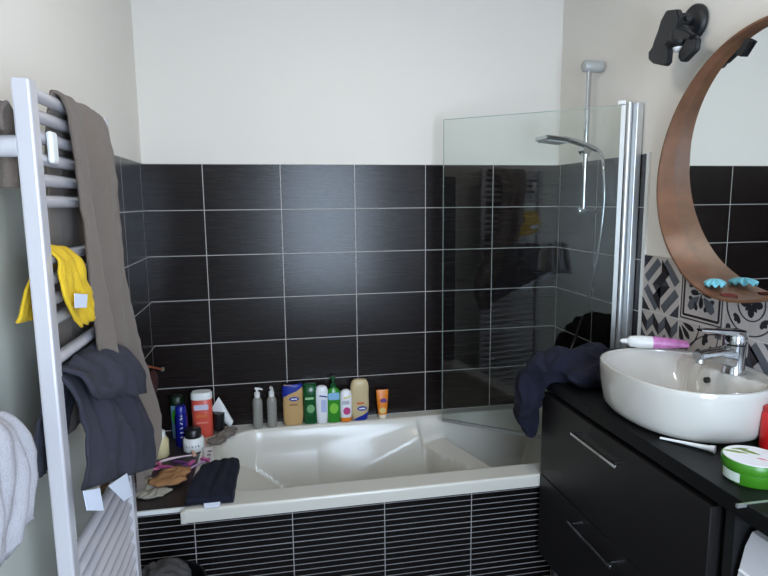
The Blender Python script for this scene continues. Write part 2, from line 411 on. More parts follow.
h2 = nv*0.005; prism(bm, [a-h2+Vector((0, 0, zb-0.011)), b_-h2+Vector((0, 0, zb-0.011)), b_+h2+Vector((0, 0, zb-0.011)), a+h2+Vector((0, 0, zb-0.011))], (0, 0, 0.014))
part('bottom_seal', bm, seal, t)
part('wall_profile', B(1.878, W-0.001, -0.662, -0.616, zb-0.005, zt+0.008, bev=0.003), alu, t)
bm = bmesh.new(); tube(bm, [(hx, hy, zb-0.005), (hx, hy, zt+0.012)], 0.010, 16); part('hinge_post', bm, alu, t)
c0 = Vector((hx, hy, 0))+dv*0.012; c1 = Vector((hx, hy, 0))+dv*0.028; h3 = nv*0.007
bm = bmesh.new(); prism(bm, [c0-h3+Vector((0, 0, zb)), c1-h3+Vector((0, 0, zb)), c1+h3+Vector((0, 0, zb)), c0+h3+Vector((0, 0, zb))], (0, 0, zt-zb+0.002)); part('glass_clamp', bm, alu, t)
for z in (zt+0.004, zb+0.01):
    bm = bmesh.new(); prism(bm, [c0-h3*1.6+Vector((0, 0, z)), c1+dv*0.012-h3*1.6+Vector((0, 0, z)), c1+dv*0.012+h3*1.6+Vector((0, 0, z)), c0+h3*1.6+Vector((0, 0, z))], (0, 0, 0.014)); part('pivot', bm, alu, t)

# ---------------------------------------------------------------- shower set on the right wall
t = thing('shower_rail', 'chrome riser rail with grey end brackets on the right wall', 'shower rail', (1.9, -0.36, 1.53))
ry = -0.36; rx = 1.846
bm = bmesh.new(); tube(bm, [(rx, ry, 1.545), (rx, ry, 2.135)], 0.0115, 16); part('rail', bm, chrome, t)
def sidecap(z, r=0.021):
    bm = bmesh.new(); tube(bm, [(rx-0.026, ry, z), (rx-0.022, ry, z), (W-0.004, ry, z), (W, ry, z)], [r*0.8, r, r, r*0.9], 18); return bm
part('top_bracket', sidecap(2.14, 0.024), grey_plastic, t); part('bottom_bracket', sidecap(1.545, 0.014), chrome, t)
bm = bmesh.new(); tube(bm, [(rx-0.002, ry-0.02, 1.80), (rx-0.002, ry+0.022, 1.80)], 0.02, 16); tube(bm, [(rx, ry, 1.775), (rx, ry, 1.825)], 0.018, 16); part('slider', bm, chrome, t)
t = thing('hand_shower', 'chrome hand shower with flat square head resting in its slider', 'shower head', (1.84, -0.36, 1.80))
bm = bmesh.new(); tube(bm, [(1.745, -0.36, 1.847), (1.80, -0.365, 1.832), (1.85, -0.375, 1.815), (1.885, -0.385, 1.798)], [0.011, 0.012, 0.012, 0.010], 14); part('handle', bm, chrome, t)
bm = B(-0.055, 0.055, -0.055, 0.055, -0.009, 0.009, bev=0.004)
bmesh.ops.rotate(bm, verts=bm.verts, matrix=Matrix.Rotation(math.radians(6), 3, 'Y')); bmesh.ops.translate(bm, verts=bm.verts, vec=(1.695, -0.36, 1.842)); part('head', bm, chrome, t)
bm = B(-0.045, 0.045, -0.045, 0.045, -0.003, 0.003)
bmesh.ops.rotate(bm, verts=bm.verts, matrix=Matrix.Rotation(math.radians(6), 3, 'Y')); bmesh.ops.translate(bm, verts=bm.verts, vec=(1.694, -0.36, 1.831)); part('spray_plate', bm, grey_plastic, t)
bm = bmesh.new(); tube(bm, catmull([(1.884, -0.385, 1.80), (1.888, -0.415, 1.775), (1.882, -0.45, 1.70), (1.88, -0.46, 1.54), (1.876, -0.41, 1.25), (1.868, -0.30, 0.98), (1.86, -0.22, 0.80), (1.87, -0.25, 0.72), (1.88, -0.33, 0.76)], 10), 0.007, 10)
mono('shower_hose', bm, chrome, 'chrome shower hose hanging from the hand shower', 'hose')
t = thing('bath_mixer', 'chrome bath mixer on the right wall above the tub', 'tap', (1.88, -0.36, 0.74))
bm = bmesh.new(); tube(bm, [(1.86, -0.46, 0.76), (1.86, -0.26, 0.76)], 0.024, 16); part('body', bm, chrome, t)
for y in (-0.44, -0.28):
    bm = bmesh.new(); tube(bm, [(1.86, y, 0.76), (W, y, 0.76)], 0.02, 14); part('wall_union', bm, chrome, t)
bm = bmesh.new(); tube(bm, catmull([(1.86, -0.36, 0.75), (1.82, -0.36, 0.745), (1.77, -0.36, 0.735), (1.745, -0.36, 0.715)], 5), 0.013, 12); part('spout', bm, chrome, t)

# ---------------------------------------------------------------- vanity
ZC = 0.95; XF = 1.487
t = thing('vanity_cabinet', 'black wood wall-hung vanity with two drawers beside the bathtub', 'cabinet', (1.70, -1.18, 0.30))
part('carcass', B(1.506, W, -1.608, -0.762, 0.262, 0.893), blackwood, t)
for z0, z1, hz in ((0.580, 0.893, 0.843), (0.262, 0.575, 0.535)):
    d = part('drawer', B(XF-0.002, 1.505, -1.61, -0.76, z0, z1, bev=0.0015), blackwood, t)
    bm = bmesh.new(); box(bm, XF-0.036, XF-0.028, -1.285, -1.03, hz-0.005, hz+0.005, bev=0.001)
    for y in (-1.045, -1.262): box(bm, XF-0.031, XF-0.001, y-0.006, y+0.006, hz-0.005, hz+0.005, bev=0.001)
    part('handle', bm, chrome, d)
for y in (-0.80, -1.57):
    bm = bmesh.new(); lathe(bm, 1.545, y, [(0, 0.022), (0.008, 0.022), (0.01, 0.015), (0.262, 0.015)], 18); part('leg', bm, chrome, t)
bm = bmesh.new(); box(bm, XF, W, -2.35, -0.745, ZC-0.040, ZC, bev=0.002); box(bm, 1.52, W, -1.60, -0.765, ZC-0.057, ZC-0.038)
t = thing('worktop', 'matt black worktop under the basin and over the washing machine', 'worktop', (1.70, -1.5, ZC-0.057))
part('slab', bm, worktop_m, t)
part('joint_strip', B(XF-0.022, W, -1.706, -1.700, ZC-0.006, ZC+0.0015), alu, t)
mono('support_panel', B(1.51, W, -1.655, -1.628, 0, ZC-0.042), void_m, 'black upright panel between the vanity and the washing machine', 'panel')

# washing machine
t = thing('washing_machine', 'white washing machine under the black worktop', 'washing machine', (1.70, -2.0, 0))
bm = bmesh.new(); prof = [(W-0.03, 0), (1.50, 0), (1.492, 0.30), (1.497, 0.60), (1.507, 0.74), (1.525, 0.83), (1.540, 0.862), (1.56, 0.866), (W-0.03, 0.866)]
prism(bm, [(x, -1.672, z) for x, z in prof], (0, -0.60, 0)); part('body', bm, plain('appliance_white', (205, 203, 206), 0.3), t)
bm = bmesh.new(); tube(bm, [(1.514, -1.674, 0.775), (1.5139, -2.27, 0.775)], 0.004, 8); part('panel_seam', bm, plain('seam_white', (240, 240, 240)), t)
bm = bmesh.new()
for k in range(1): lathe(bm, 0, 0, [(0, 0.17), (0.02, 0.165), (0.03, 0.12), (0.02, 0.115)], 32)
bmesh.ops.rotate(bm, verts=bm.verts, matrix=Matrix.Rotation(-PI/2, 3, 'Y')); bmesh.ops.translate(bm, verts=bm.verts, vec=(1.494, -1.97, 0.45)); part('door', bm, grey_plastic, t)

# ---------------------------------------------------------------- basin
def basin():
    bm = bmesh.new(); CX, CY, ZR = 1.690, -1.222, 1.100; n = 72; p = 2.25
    AX, AY = 0.203, 0.248
    out = []
    for z, s, dx in ((ZC, 0.80, 0.014), (ZC+0.005, 0.865, 0.010), (ZC+0.014, 0.915, 0.006), (ZC+0.03, 0.950, 0.003), (ZC+0.055, 0.965, 0.002), (ZC+0.09, 0.985, 0), (ZC+0.13, 0.997, 0), (ZR-0.006, 1.0, 0), (ZR-0.001, 0.993, 0), (ZR, 0.975, 0)):
        out.append(ring(CX+dx, CY, z, AX*s, AY*s, n, p))
    def inner(k):
        o = []
        for q in ring(CX, CY, 0, AX*k, AY*k, n, p):
            x, y = q.x, q.y
            r = k; e = 0.135*(1-(min(r, 0.93)/0.93)**2.6)**0.8 if r < 0.93 else 0
            z = ZR-e-(0.004 if k < 0.94 else 0)
            # tap deck on the wall side: level ground, then a wall down to the bowl
            edge = 1.805-0.035*math.cos((y-CY)/0.25*PI*0.9)
            dk = sstep(edge-0.008, edge+0.006, x)
            if k < 0.94: z = z*(1-dk)+(ZR-0.008)*dk if z < ZR-0.008 else z
            o.append(Vector((x, y, z)))
        return o
    rings = out+[inner(k) for k in (0.955, 0.935, 0.93, 0.925, 0.91, 0.89, 0.86, 0.82, 0.77, 0.71, 0.65, 0.58, 0.5, 0.42, 0.34, 0.26, 0.18, 0.1, 0.05)]
    loft(bm, rings); return bm
t = thing('wash_basin', 'white oval countertop basin with a tap deck', 'basin', (1.69, -1.222, ZC))
part('bowl', basin(), ceramic, t, smooth=False)
bm = bmesh.new(); tube(bm, [(1.762, -1.238, 1.062), (1.775, -1.238, 1.062)], 0.009, 14); part('overflow_hole', bm, black_pl, t)
bm = bmesh.new(); lathe(bm, 1.66, -1.222, [(0.955, 0.022), (0.968, 0.022), (0.970, 0.015)]); part('drain_plug', bm, chrome, t)
# tap
t = thing('basin_tap', 'chrome single-lever mixer tap on the basin deck', 'tap', (1.825, -1.275, 1.09))
tx, ty = 1.822, -1.275
bm = bmesh.new(); lathe(bm, tx, ty, [(1.088, 0.032), (1.097, 0.031), (1.11, 0.028), (1.15, 0.027), (1.175, 0.028), (1.178, 0.02)]); part('body', bm, chrome, t)
bm = bmesh.new(); loft(bm, [[Vector((x, ty+sy*w_, z+sz*h)) for sy, sz in ((-1, -0.6), (-0.6, -1), (0.6, -1), (1, -0.6), (1, 0.6), (0.6, 1), (-0.6, 1), (-1, 0.6))] for x, z, w_, h in ((tx-0.01, 1.135, 0.025, 0.034), (tx-0.04, 1.145, 0.023, 0.025), (tx-0.085, 1.150, 0.020, 0.015), (tx-0.125, 1.150, 0.018, 0.010))]); part('spout', bm, chrome, t)
bm = bmesh.new(); tube(bm, [(tx-0.112, ty, 1.145), (tx-0.114, ty, 1.128)], 0.011, 12); part('aerator', bm, alu, t)
bm = bmesh.new(); lathe(bm, tx, ty, [(1.179, 0.029), (1.195, 0.030), (1.212, 0.026), (1.220, 0.014)])
loft(bm, [[Vector((x, ty+sy*w_, z+sz*h)) for sy, sz in ((-1, -0.6), (-0.6, -1), (0.6, -1), (1, -0.6), (1, 0.6), (0.6, 1), (-0.6, 1), (-1, 0.6))] for x, z, w_, h in ((tx+0.018, 1.206, 0.024, 0.012), (tx-0.03, 1.213, 0.021, 0.010), (tx-0.08, 1.220, 0.016, 0.006), (tx-0.122, 1.224, 0.011, 0.003))]); part('lever', bm, chrome, t)

# ---------------------------------------------------------------- mirror
t = thing('round_mirror', 'large round mirror in a deep walnut ring on the right wall', 'mirror', (1.90, -1.31, 1.33))
bm = bmesh.new(); N = 96; MC = (-1.250, 1.690); R0, R1 = 0.384, 0.392; prev = None; rings = []
for i in range(N):
    a = 2*PI*i/N; dz = R1*math.sin(a); dep = 0.010+0.059-0.0837*dz+0.012*max(0, -math.sin(a)-0.8)/0.2
    cy, cz = math.cos(a), math.sin(a)
    P_ = lambda r, x: Vector((x, MC[0]+r*cy, MC[1]+r*cz))
    rings.append([P_(R0, W-0.003), P_(R0, W-dep+0.001), P_(R0+0.002, W-dep), P_(R1-0.002, W-dep), P_(R1, W-dep+0.001), P_(R1, W-0.001)])
V = [[bm.verts.new(q) for q in r] for r in rings]
for i in range(N):
    a, b_ = V[i], V[(i+1) % N]
    for k in range(6):
        f = bm.faces.new((a[k], b_[k], b_[(k+1) % 6], a[(k+1) % 6])); f.smooth = True
part('wooden_ring', bm, wood, t)
bm = bmesh.new(); loft(bm, [[Vector((x, MC[0]+0.384*math.cos(2*PI*i/N), MC[1]+0.384*math.sin(2*PI*i/N))) for i in range(N)] for x in (W-0.003, W-0.010)])
part('mirror_glass', bm, mirror_m, t, auto=True)
bm = bmesh.new(); prism(bm, [(1.884, y, z) for y, z in [(-1.153, 2.048), (-1.176, 2.034), (-1.143, 1.998), (-1.119, 2.009)]], (0.0115, 0, 0)); bmesh.ops.bevel(bm, geom=bm.edges[:], offset=0.002, segments=2, affect='EDGES')
mono('clip_light', bm, black_pl, 'small black clip light inside the top of the mirror ring', 'light')

def shell(name, x, y, z, label, ang, sc=1.0):
    bm = bmesh.new(); n = 40; rings = []
    for k in range(9):
        s = k/8
        rings.append([Vector((sc*0.040*s*math.cos(a)*(1+0.06*math.cos(9*a)), sc*0.030*s*math.sin(a)*(1+0.06*math.cos(9*a)), 0.016*(1-s*s)+0.010*s*math.cos(9*a)*0.6+0.004)) for a in [2*PI*i/n for i in range(n)]])
    rings = rings[1:]; loft(bm, rings, True, False)
    bmesh.ops.rotate(bm, verts=bm.verts, matrix=Matrix.Rotation(ang, 3, 'Z')); bmesh.ops.translate(bm, verts=bm.verts, vec=(x, y, z))
    return mono(name, bm, M('turquoise_cloth', (118, 190, 205), 0.7, var=0.1, bscale=120), label, 'scrunchie', smooth=True, solid=0.003)
def zr_(y): return 1.690-math.sqrt(0.384**2-(y+1.25)**2)
shell('hair_scrunchie', 1.846, -1.150, zr_(-1.150)+0.008, 'turquoise ruffled scrunchie lying in the bottom of the mirror ring', 0.9, 0.95)
bm = bmesh.new(); y = -1.225; x = 1.832; z = zr_(y)+0.003
tube(bm, [(x+0.016*math.cos(a), y+0.024*math.sin(a), z+0.001) for a in [2*PI*k/24 for k in range(25)]], 0.0028, 8)
mono('hair_tie', bm, plain('maroon_elastic', (110, 40, 34), 0.6), 'dark red hair tie in the bottom of the mirror ring beside the scrunchie', 'hair tie')

# ---------------------------------------------------------------- black spotlight
t = thing('wall_spotlight', 'black metal wall spotlight with folded flaps above the mirror', 'spotlight', (1.9, -0.925, 2.14))
def xf(bm, rot, loc):
    for ax, d in rot: bmesh.ops.rotate(bm, verts=bm.verts, matrix=Matrix.Rotation(math.radians(d), 3, ax))
    bmesh.ops.translate(bm, verts=bm.verts, vec=loc); return bm
bm = bmesh.new(); tube(bm, [(W, -0.915, 2.158), (W-0.012, -0.915, 2.158), (W-0.020, -0.915, 2.158)], [0.056, 0.056, 0.048], 32); part('wall_plate', bm, black_metal, t)
bm = bmesh.new(); tube(bm, [(W-0.02, -0.915, 2.158), (W-0.075, -0.945, 2.155)], 0.012, 14); box(bm, W-0.092, W-0.062, -0.968, -0.930, 2.138, 2.170, bev=0.005)
tube(bm, [(W-0.079, -0.985, 2.150), (W-0.076, -0.925, 2.158)], 0.010, 14); part('arm', bm, black_metal, t)
def plate(pts, x, d, b_=0.003):
    bm = bmesh.new(); prism(bm, [(x, y, z) for y, z in pts], (d, 0, 0)); bmesh.ops.bevel(bm, geom=bm.edges[:], offset=b_, segments=2, affect='EDGES'); return bm
part('bracket', plate([(-0.905, 2.193), (-0.955, 2.182), (-0.972, 2.150), (-0.955, 2.120), (-0.999, 2.108), (-1.035, 2.085), (-1.02, 2.074), (-0.934, 2.100), (-0.896, 2.083), (-0.850, 2.060), (-0.836, 2.082), (-0.850, 2.113), (-0.875, 2.141), (-0.880, 2.169)], 1.800, 0.022), black_metal, t)
part('flap', plate([(-0.845, 2.078), (-0.872, 2.096), (-0.938, 2.078), (-0.950, 2.060), (-0.948, 2.022), (-0.935, 2.014), (-0.872, 2.036), (-0.847, 2.055)], 1.785, 0.020), black_metal, t)
part('flap', plate([(-0.962, 2.052), (-0.998, 2.086), (-1.029, 2.086), (-1.042, 2.070), (-1.038, 2.040), (-0.988, 2.016), (-0.972, 2.020), (-0.960, 2.035)], 1.812, 0.020), black_metal, t)
bm = bmesh.new(); lathe(bm, 1.828, -0.945, [(2.066, 0.010), (2.072, 0.024), (2.090, 0.030), (2.118, 0.031), (2.128, 0.024)], 24); part('lamp_head', bm, black_metal, t)
bm = bmesh.new(); lathe(bm, 1.828, -0.945, [(2.055, 0.004), (2.058, 0.016), (2.066, 0.021), (2.070, 0.021)], 24); part('bulb_face', bm, plain('bulb_glass', (225, 225, 228), 0.2), t)

# ---------------------------------------------------------------- towel radiator
t = thing('towel_radiator', 'tall white towel radiator on the left wall', 'radiator', (0.11, -1.31, 0.1))
RY0, RY1 = -1.575, -1.065; RX = 0.114
for y0, y1 in ((RY0, RY0+0.036), (RY1-0.036, RY1)):
    part('post', B(RX-0.015, RX+0.015, y0, y1, 0.12, 1.803, bev=0.004), rad_white, t)
barz = [1.785, 1.748, 1.711, 1.672, 1.634, 1.595, 1.49, 1.452, 1.414, 1.376, 1.300, 1.262]+[0.895-0.039*k for k in range(19)]
for z in barz:
    bm = bmesh.new(); tube(bm, [(RX, RY0+0.03, z), (RX, RY1-0.03, z)], 0.0120, 14); part('bar', bm, rad_white, t)
for z in (1.69, 0.45):
    for y in (RY0+0.012, RY1-0.018):
        bm = bmesh.new(); tube(bm, [(0.0, y, z), (RX-0.012, y, z)], 0.019, 18); part('wall_bracket', bm, rad_white, t)
bm = B(RX+0.013, RX+0.024, RY0+0.060, RY0+0.092, 1.664, 1.722, bev=0.005); part('clamp', bm, white_pl, t)

# cloths -------------------------------------------------------------------
def cloth_rows(rows, per=5, nu=40, nfold=3.0, seed=0.0, ragged=0.0, noise_amp=0.003):
    """rows: (left point, right point, fold amplitude) from back hem over the top to front hem"""
    L = catmull([r[0] for r in rows], per); Rr = catmull([r[1] for r in rows], per)
    A = []
    for i in range(len(rows)-1):
        for k in range(per): A.append(rows[i][2]*(1-k/per)+rows[i+1][2]*k/per)
    A.append(rows[-1][2]); bm = bmesh.new(); G = []
    for i, (a, b_) in enumerate(zip(L, Rr)):
        v = i/(len(L)-1)
        ta = (L[min(i+1, len(L)-1)]-L[max(i-1, 0)]).normalized(); across = (b_-a).normalized()
        nrm = ta.cross(across).normalized(); row = []
        for j in range(nu+1):
            u = j/nu; p = a.lerp(b_, u); env = math.sin(PI*min(max(u, 0.0), 1))**0.5 if 0 < u < 1 else 0
            f = math.sin(2*PI*nfold*(u+0.12*math.sin(v*4+seed))+seed)*0.7+0.5*math.sin(2*PI*nfold*1.9*u+seed*2+v*3)
            q = p+nrm*A[i]*f*env+nrm*noise_amp*noise.noise(Vector((p.x*30+seed, p.y*30, p.z*30)))*2
            if ragged and i == len(L)-1: q.z += ragged*noise.noise(Vector((u*7+seed, 0, 0)))
            row.append(bm.verts.new(q))
        G.append(row)
    for i in range(len(G)-1):
        for j in range(nu): bm.faces.new((G[i][j], G[i][j+1], G[i+1][j+1], G[i+1][j]))
    return bm
V3 = Vector
bx = RX+0.0
rows = [((0.075, -1.40, 1.10), (0.085, -1.10, 1.10), 0.006), ((0.08, -1.41, 1.45), (0.085, -1.11, 1.45), 0.006), ((0.098, -1.42, 1.72), (0.098, -1.12, 1.72), 0.004), ((0.108, -1.42, 1.785), (0.108, -1.13, 1.785), 0.002),
        ((bx, -1.42, 1.808), (bx+0.004, -1.13, 1.806), 0.001), ((bx+0.020, -1.415, 1.79), (bx+0.028, -1.15, 1.775), 0.003),
        ((0.146, -1.42, 1.70), (0.17, -1.215, 1.69), 0.014), ((0.146, -1.405, 1.58), (0.17, -1.20, 1.56), 0.018), ((0.146, -1.39, 1.45), (0.17, -1.185, 1.43), 0.021), ((0.146, -1.365, 1.32), (0.17, -1.135, 1.31), 0.023),
        ((0.146, -1.345, 1.20), (0.17, -1.075, 1.20), 0.024), ((0.15, -1.265, 1.10), (0.175, -1.01, 1.10), 0.020), ((0.155, -1.20, 1.0), (0.185, -0.985, 1.0), 0.020), ((0.155, -1.15, 0.91), (0.185, -1.0, 0.93), 0.017), ((0.152, -1.145, 0.84), (0.165, -1.05, 0.85), 0.008)]
mono('bath_towel', cloth_rows(rows, nfold=1.6, seed=1.0, nu=60, noise_amp=0.002), taupe, 'long taupe terry towel hanging over the top of the radiator', 'towel', smooth=True, solid=0.007)
# yellow terry cloth over the middle bars
rows = [((0.078, -1.590, 1.385), (0.08, -1.47, 1.37), 0.002), ((0.085, -1.550, 1.44), (0.09, -1.44, 1.44), 0.003), ((0.10, -1.54, 1.49), (0.10, -1.42, 1.49), 0.001), ((bx, -1.535, 1.512), (bx, -1.425, 1.508), 0.0),
        ((bx+0.022, -1.535, 1.488), (bx+0.024, -1.415, 1.482), 0.001), ((0.142, -1.545, 1.455), (0.145, -1.415, 1.445), 0.004), ((0.144, -1.55, 1.43), (0.147, -1.375, 1.40), 0.005), ((0.145, -1.53, 1.395), (0.148, -1.32, 1.362), 0.005), ((0.145, -1.475, 1.350), (0.148, -1.33, 1.345), 0.004)]
y_ob = mono('washcloth', cloth_rows(rows, nfold=2, seed=2.2, ragged=0.008), yellow, 'yellow terry washcloth with a white care tag draped on the radiator', 'washcloth', smooth=True, solid=0.005)
def child(o, name, bm, m, **k):
    c = part(name, bm, m, None, **k); c.parent = o; c.data.transform(Matrix.Translation(-o.location)); return c
bm = bmesh.new(); prism(bm, [(0.156, -1.525, 1.425), (0.158, -1.455, 1.412), (0.158, -1.468, 1.388), (0.156, -1.53, 1.398)], (0.001, 0, 0)); child(y_ob, 'care_tag', bm, tag_m)
# slate cotton garment over lower bars
rows = [((0.07, -1.56, 1.08), (0.07, -1.40, 1.05), 0.006), ((0.08, -1.56, 1.15), (0.08, -1.37, 1.14), 0.008), ((0.098, -1.555, 1.24), (0.10, -1.32, 1.235), 0.004), ((bx, -1.55, 1.278), (bx+0.004, -1.29, 1.276), 0.001),
        ((bx+0.028, -1.545, 1.245), (bx+0.04, -1.25, 1.24), 0.008), ((0.155, -1.535, 1.18), (0.175, -1.21, 1.14), 0.014), ((0.158, -1.53, 1.11), (0.195, -1.14, 1.02), 0.016), ((0.162, -1.565, 1.085), (0.196, -1.115, 0.935), 0.012), ((0.166, -1.60, 1.07), (0.192, -1.13, 0.895), 0.006)]
s_ob = mono('grey_garment', cloth_rows(rows, nfold=2.6, seed=0.4, nu=60), slate, 'slate grey cotton garment with white tags bunched over the radiator bars', 'garment', smooth=True, solid=0.006)
rows = [((0.172, -1.55, 1.275), (0.165, -1.33, 1.285), 0.003), ((0.192, -1.55, 1.235), (0.20, -1.25, 1.225), 0.010), ((0.195, -1.54, 1.19), (0.205, -1.21, 1.16), 0.010), ((0.180, -1.54, 1.165), (0.195, -1.22, 1.12), 0.006)]
rows = [((bx+0.01, -1.545, 1.285), (bx+0.012, -1.30, 1.285), 0.003), ((bx+0.045, -1.54, 1.268), (bx+0.06, -1.25, 1.25), 0.008), ((0.175, -1.53, 1.23), (0.20, -1.20, 1.18), 0.012), ((0.172, -1.49, 1.205), (0.198, -1.19, 1.12), 0.008)]
child(s_ob, 'rolled_hem', cloth_rows(rows, nfold=2.2, seed=3.0), slate, smooth=True, solid=0.006)
bm = bmesh.new(); prism(bm, [(0.176, -1.635, 1.085), (0.180, -1.555, 1.05), (0.182, -1.548, 1.000), (0.178, -1.630, 1.045)], (0.0012, 0, 0)); child(s_ob, 'care_tag', bm, tag_m)
bm = bmesh.new(); prism(bm, [(0.182, -1.505, 1.030), (0.186, -1.375, 0.995), (0.190, -1.365, 0.935), (0.188, -1.425, 0.955)], (0.0012, 0, 0)); child(s_ob, 'care_tag', bm, tag_m)
# brown cloth pushed over the upper bracket between post and wall
rows = [((0.004, -1.592, 1.60), (0.094, -1.590, 1.60), 0.004), ((0.004, -1.594, 1.68), (0.094, -1.592, 1.68), 0.004)]
rows = [((0.008, -1.535, 1.62), (0.085, -1.535, 1.62), 0.004), ((0.008, -1.530, 1.72), (0.088, -1.530, 1.72), 0.006), ((0.008, -1.555, 1.765), (0.088, -1.555, 1.762), 0.003), ((0.008, -1.585, 1.75), (0.088, -1.585, 1.75), 0.005), ((0.008, -1.590, 1.715), (0.088, -1.590, 1.715), 0.004)]
mono('brown_flannel', cloth_rows(rows, nfold=1.7, seed=1.4), taupe, 'small brown flannel tucked over the radiator bracket beside the wall', 'cloth', smooth=True, solid=0.006)
# pale towel near the camera, hung on a wall hook
t = thing('wall_hook', 'chrome hook on the left wall holding the pale grey towel', 'hook', (0.0, -1.76, 1.25))
bm = bmesh.new(); tube(bm, catmull([(0.0, -1.76, 1.26), (0.035, -1.76, 1.255), (0.055, -1.76, 1.26), (0.062, -1.76, 1.285)], 5), 0.006, 10); part('hook_arm', bm, chrome, t)
bm = bmesh.new(); tube(bm, [(0.0, -1.76, 1.26), (0.006, -1.76, 1.26)], 0.018, 18); part('rose', bm, chrome, t)
rows = [((0.05, -1.88, 1.04), (0.05, -1.68, 1.05), 0.008), ((0.04, -1.85, 1.15), (0.045, -1.69, 1.16), 0.010), ((0.045, -1.82, 1.235), (0.048, -1.70, 1.235), 0.005), ((0.075, -1.82, 1.285), (0.075, -1.71, 1.262), 0.003), ((0.105, -1.83, 1.26), (0.11, -1.68, 1.225), 0.008), ((0.115, -1.85, 1.17), (0.118, -1.675, 1.15), 0.012), ((0.112, -1.87, 1.10), (0.115, -1.70, 1.09), 0.012), ((0.11, -1.88, 1.05), (0.112, -1.69, 1.075), 0.008)]
mono('hand_towel', cloth_rows(rows, nfold=2, seed=0.9, ragged=0.02), lightgrey, 'pale grey hand towel hanging on the left wall nearest the viewer', 'towel', smooth=True, solid=0.008)

# crumpled heaps -----------------------------------------------------------
def lump(ells, fold=0.012, sc=14, seed=0, sub=4, vox=None):
    """one crumpled piece of cloth: ellipsoids fused by the remesh modifier"""
    bm = bmesh.new()
    for (cx, cy, cz, rx_, ry_, rz_) in ells:
        r = bmesh.ops.create_icosphere(bm, subdivisions=sub, radius=1)
        for v in r['verts']:
            d = v.co.normalized(); v.co = Vector((cx+d.x*rx_, cy+d.y*ry_, cz+d.z*rz_))
    return bm
def lump_obj(name, ells, m, label, cat, fold=0.012, tex_scale=0.05, vox=0.006, group=None, zmin=None):
    bm = lump(ells); o = mono(name, bm, m, label, cat, group)
    for f in o.data.polygons: f.use_smooth = True
    k = o.modifiers.new('fuse', 'REMESH'); k.mode = 'VOXEL'; k.voxel_size = vox; k.use_smooth_shade = True
    k = o.modifiers.new('soften', 'SMOOTH'); k.iterations = 6
    tx_ = bpy.data.textures.new(name+'_folds', 'MUSGRAVE'); tx_.musgrave_type = 'RIDGED_MULTIFRACTAL'; tx_.noise_scale = tex_scale; tx_.octaves = 1.5
    k = o.modifiers.new('folds', 'DISPLACE'); k.texture = tx_; k.strength = fold; k.mid_level = 0.8; k.texture_coords = 'LOCAL'
    k = o.modifiers.new('soften2', 'SMOOTH'); k.iterations = 2
    return o
lump_obj('navy_towel', [(1.62, -0.90, 0.992, 0.13, 0.08, 0.05), (1.72, -0.86, 1.005, 0.09, 0.075, 0.06), (1.60, -0.84, 1.02, 0.10, 0.07, 0.055), (1.53, -0.82, 1.01, 0.08, 0.075, 0.065), (1.475, -0.775, 0.975, 0.06, 0.07, 0.075), (1.440, -0.745, 0.90, 0.05, 0.07, 0.09), (1.435, -0.735, 0.82, 0.045, 0.065, 0.08), (1.452, -0.735, 0.765, 0.030, 0.045, 0.055), (1.66, -0.80, 1.03, 0.10, 0.055, 0.045)],
         navy, 'navy blue towel heaped on the worktop end and hanging over the bathtub', 'towel', fold=0.022, tex_scale=0.07)

# ---------------------------------------------------------------- toiletries on the back rim
RB = RIM+0.001
def pump_bottle(x, y, label):
    t = thing('pump_bottle', label, 'bottle', (x, y, RB), 'clear pump bottles on the bath rim')
    bm = bmesh.new(); lathe(bm, x, y, [(RB, 0.020), (RB+0.004, 0.0225), (RB+0.125, 0.0225), (RB+0.138, 0.018), (RB+0.143, 0.010), (RB+0.150, 0.010)]); part('body', bm, clear_gel, t)
    bm = bmesh.new(); lathe(bm, x, y, [(RB+0.143, 0.0125), (RB+0.166, 0.0125), (RB+0.168, 0.006), (RB+0.178, 0.005), (RB+0.179, 0.008), (RB+0.186, 0.008)]); part('collar', bm, white_pl, t)
    return t
clear_gel = M('grey_clear_plastic', (168, 166, 158), 0.15, trans=0.35)
for x, lb, d in ((0.436, 'slim grey pump bottle at the left end of the bath rim row', (1, -0.25)), (0.500, 'slim grey pump bottle standing beside the brown blue-capped bottle', (0.3, -1))):
    t = pump_bottle(x, -0.045, lb); dd = Vector((d[0], d[1], 0)).normalized()
    p0 = Vector((x, -0.045, RB+0.184)); bm = bmesh.new(); tube(bm, [p0-dd*0.008, p0+dd*0.012, p0+dd*0.026+Vector((0, 0, -0.004))], [0.006, 0.005, 0.0035], 10); part('nozzle', bm, white_pl, t)
def flat_bottle(name, x, y, prof, m, label, cat='bottle', p=2.6, group=None, z0=RB):
    t = thing(name, label, cat, (x, y, z0), group)
    bm = bmesh.new(); lathe(bm, x, y, [(z0+q[0],)+tuple(q[1:]) for q in prof], 36, p); part('body', bm, m, t); return t
def sticker(t, name, x, y, z, w_, h, m, shape='rect', rot=0.0, n=24):
    bm = bmesh.new(); pts = []
    for i in range(n):
        a = 2*PI*i/n; c, s = math.cos(a), math.sin(a); pw = 0.25 if shape == 'rect' else 1.0
        u = w_/2*math.copysign(abs(c)**pw, c); v = h/2*math.copysign(abs(s)**pw, s)
        pts.append((x+u*math.cos(rot)-v*math.sin(rot), y, z+u*math.sin(rot)+v*math.cos(rot)))
    prism(bm, pts, (0, 0.0012, 0)); return part(name, bm, m, t)
blue_d = plain('royal_blue', (24, 44, 140)); tan = plain('honey_beige', (188, 152, 102)); beige = plain('pale_beige', (196, 176, 136))
wht = plain('label_white', (228, 228, 232)); green = M('green_plastic', (20, 92, 48), 0.2, trans=0.3); green2 = M('leaf_green_plastic', (58, 150, 48), 0.2, trans=0.2)
pink = plain('magenta_print', (186, 60, 120)); orange = plain('orange_plastic', (222, 124, 30)); lblue = plain('light_blue_label', (130, 180, 214))
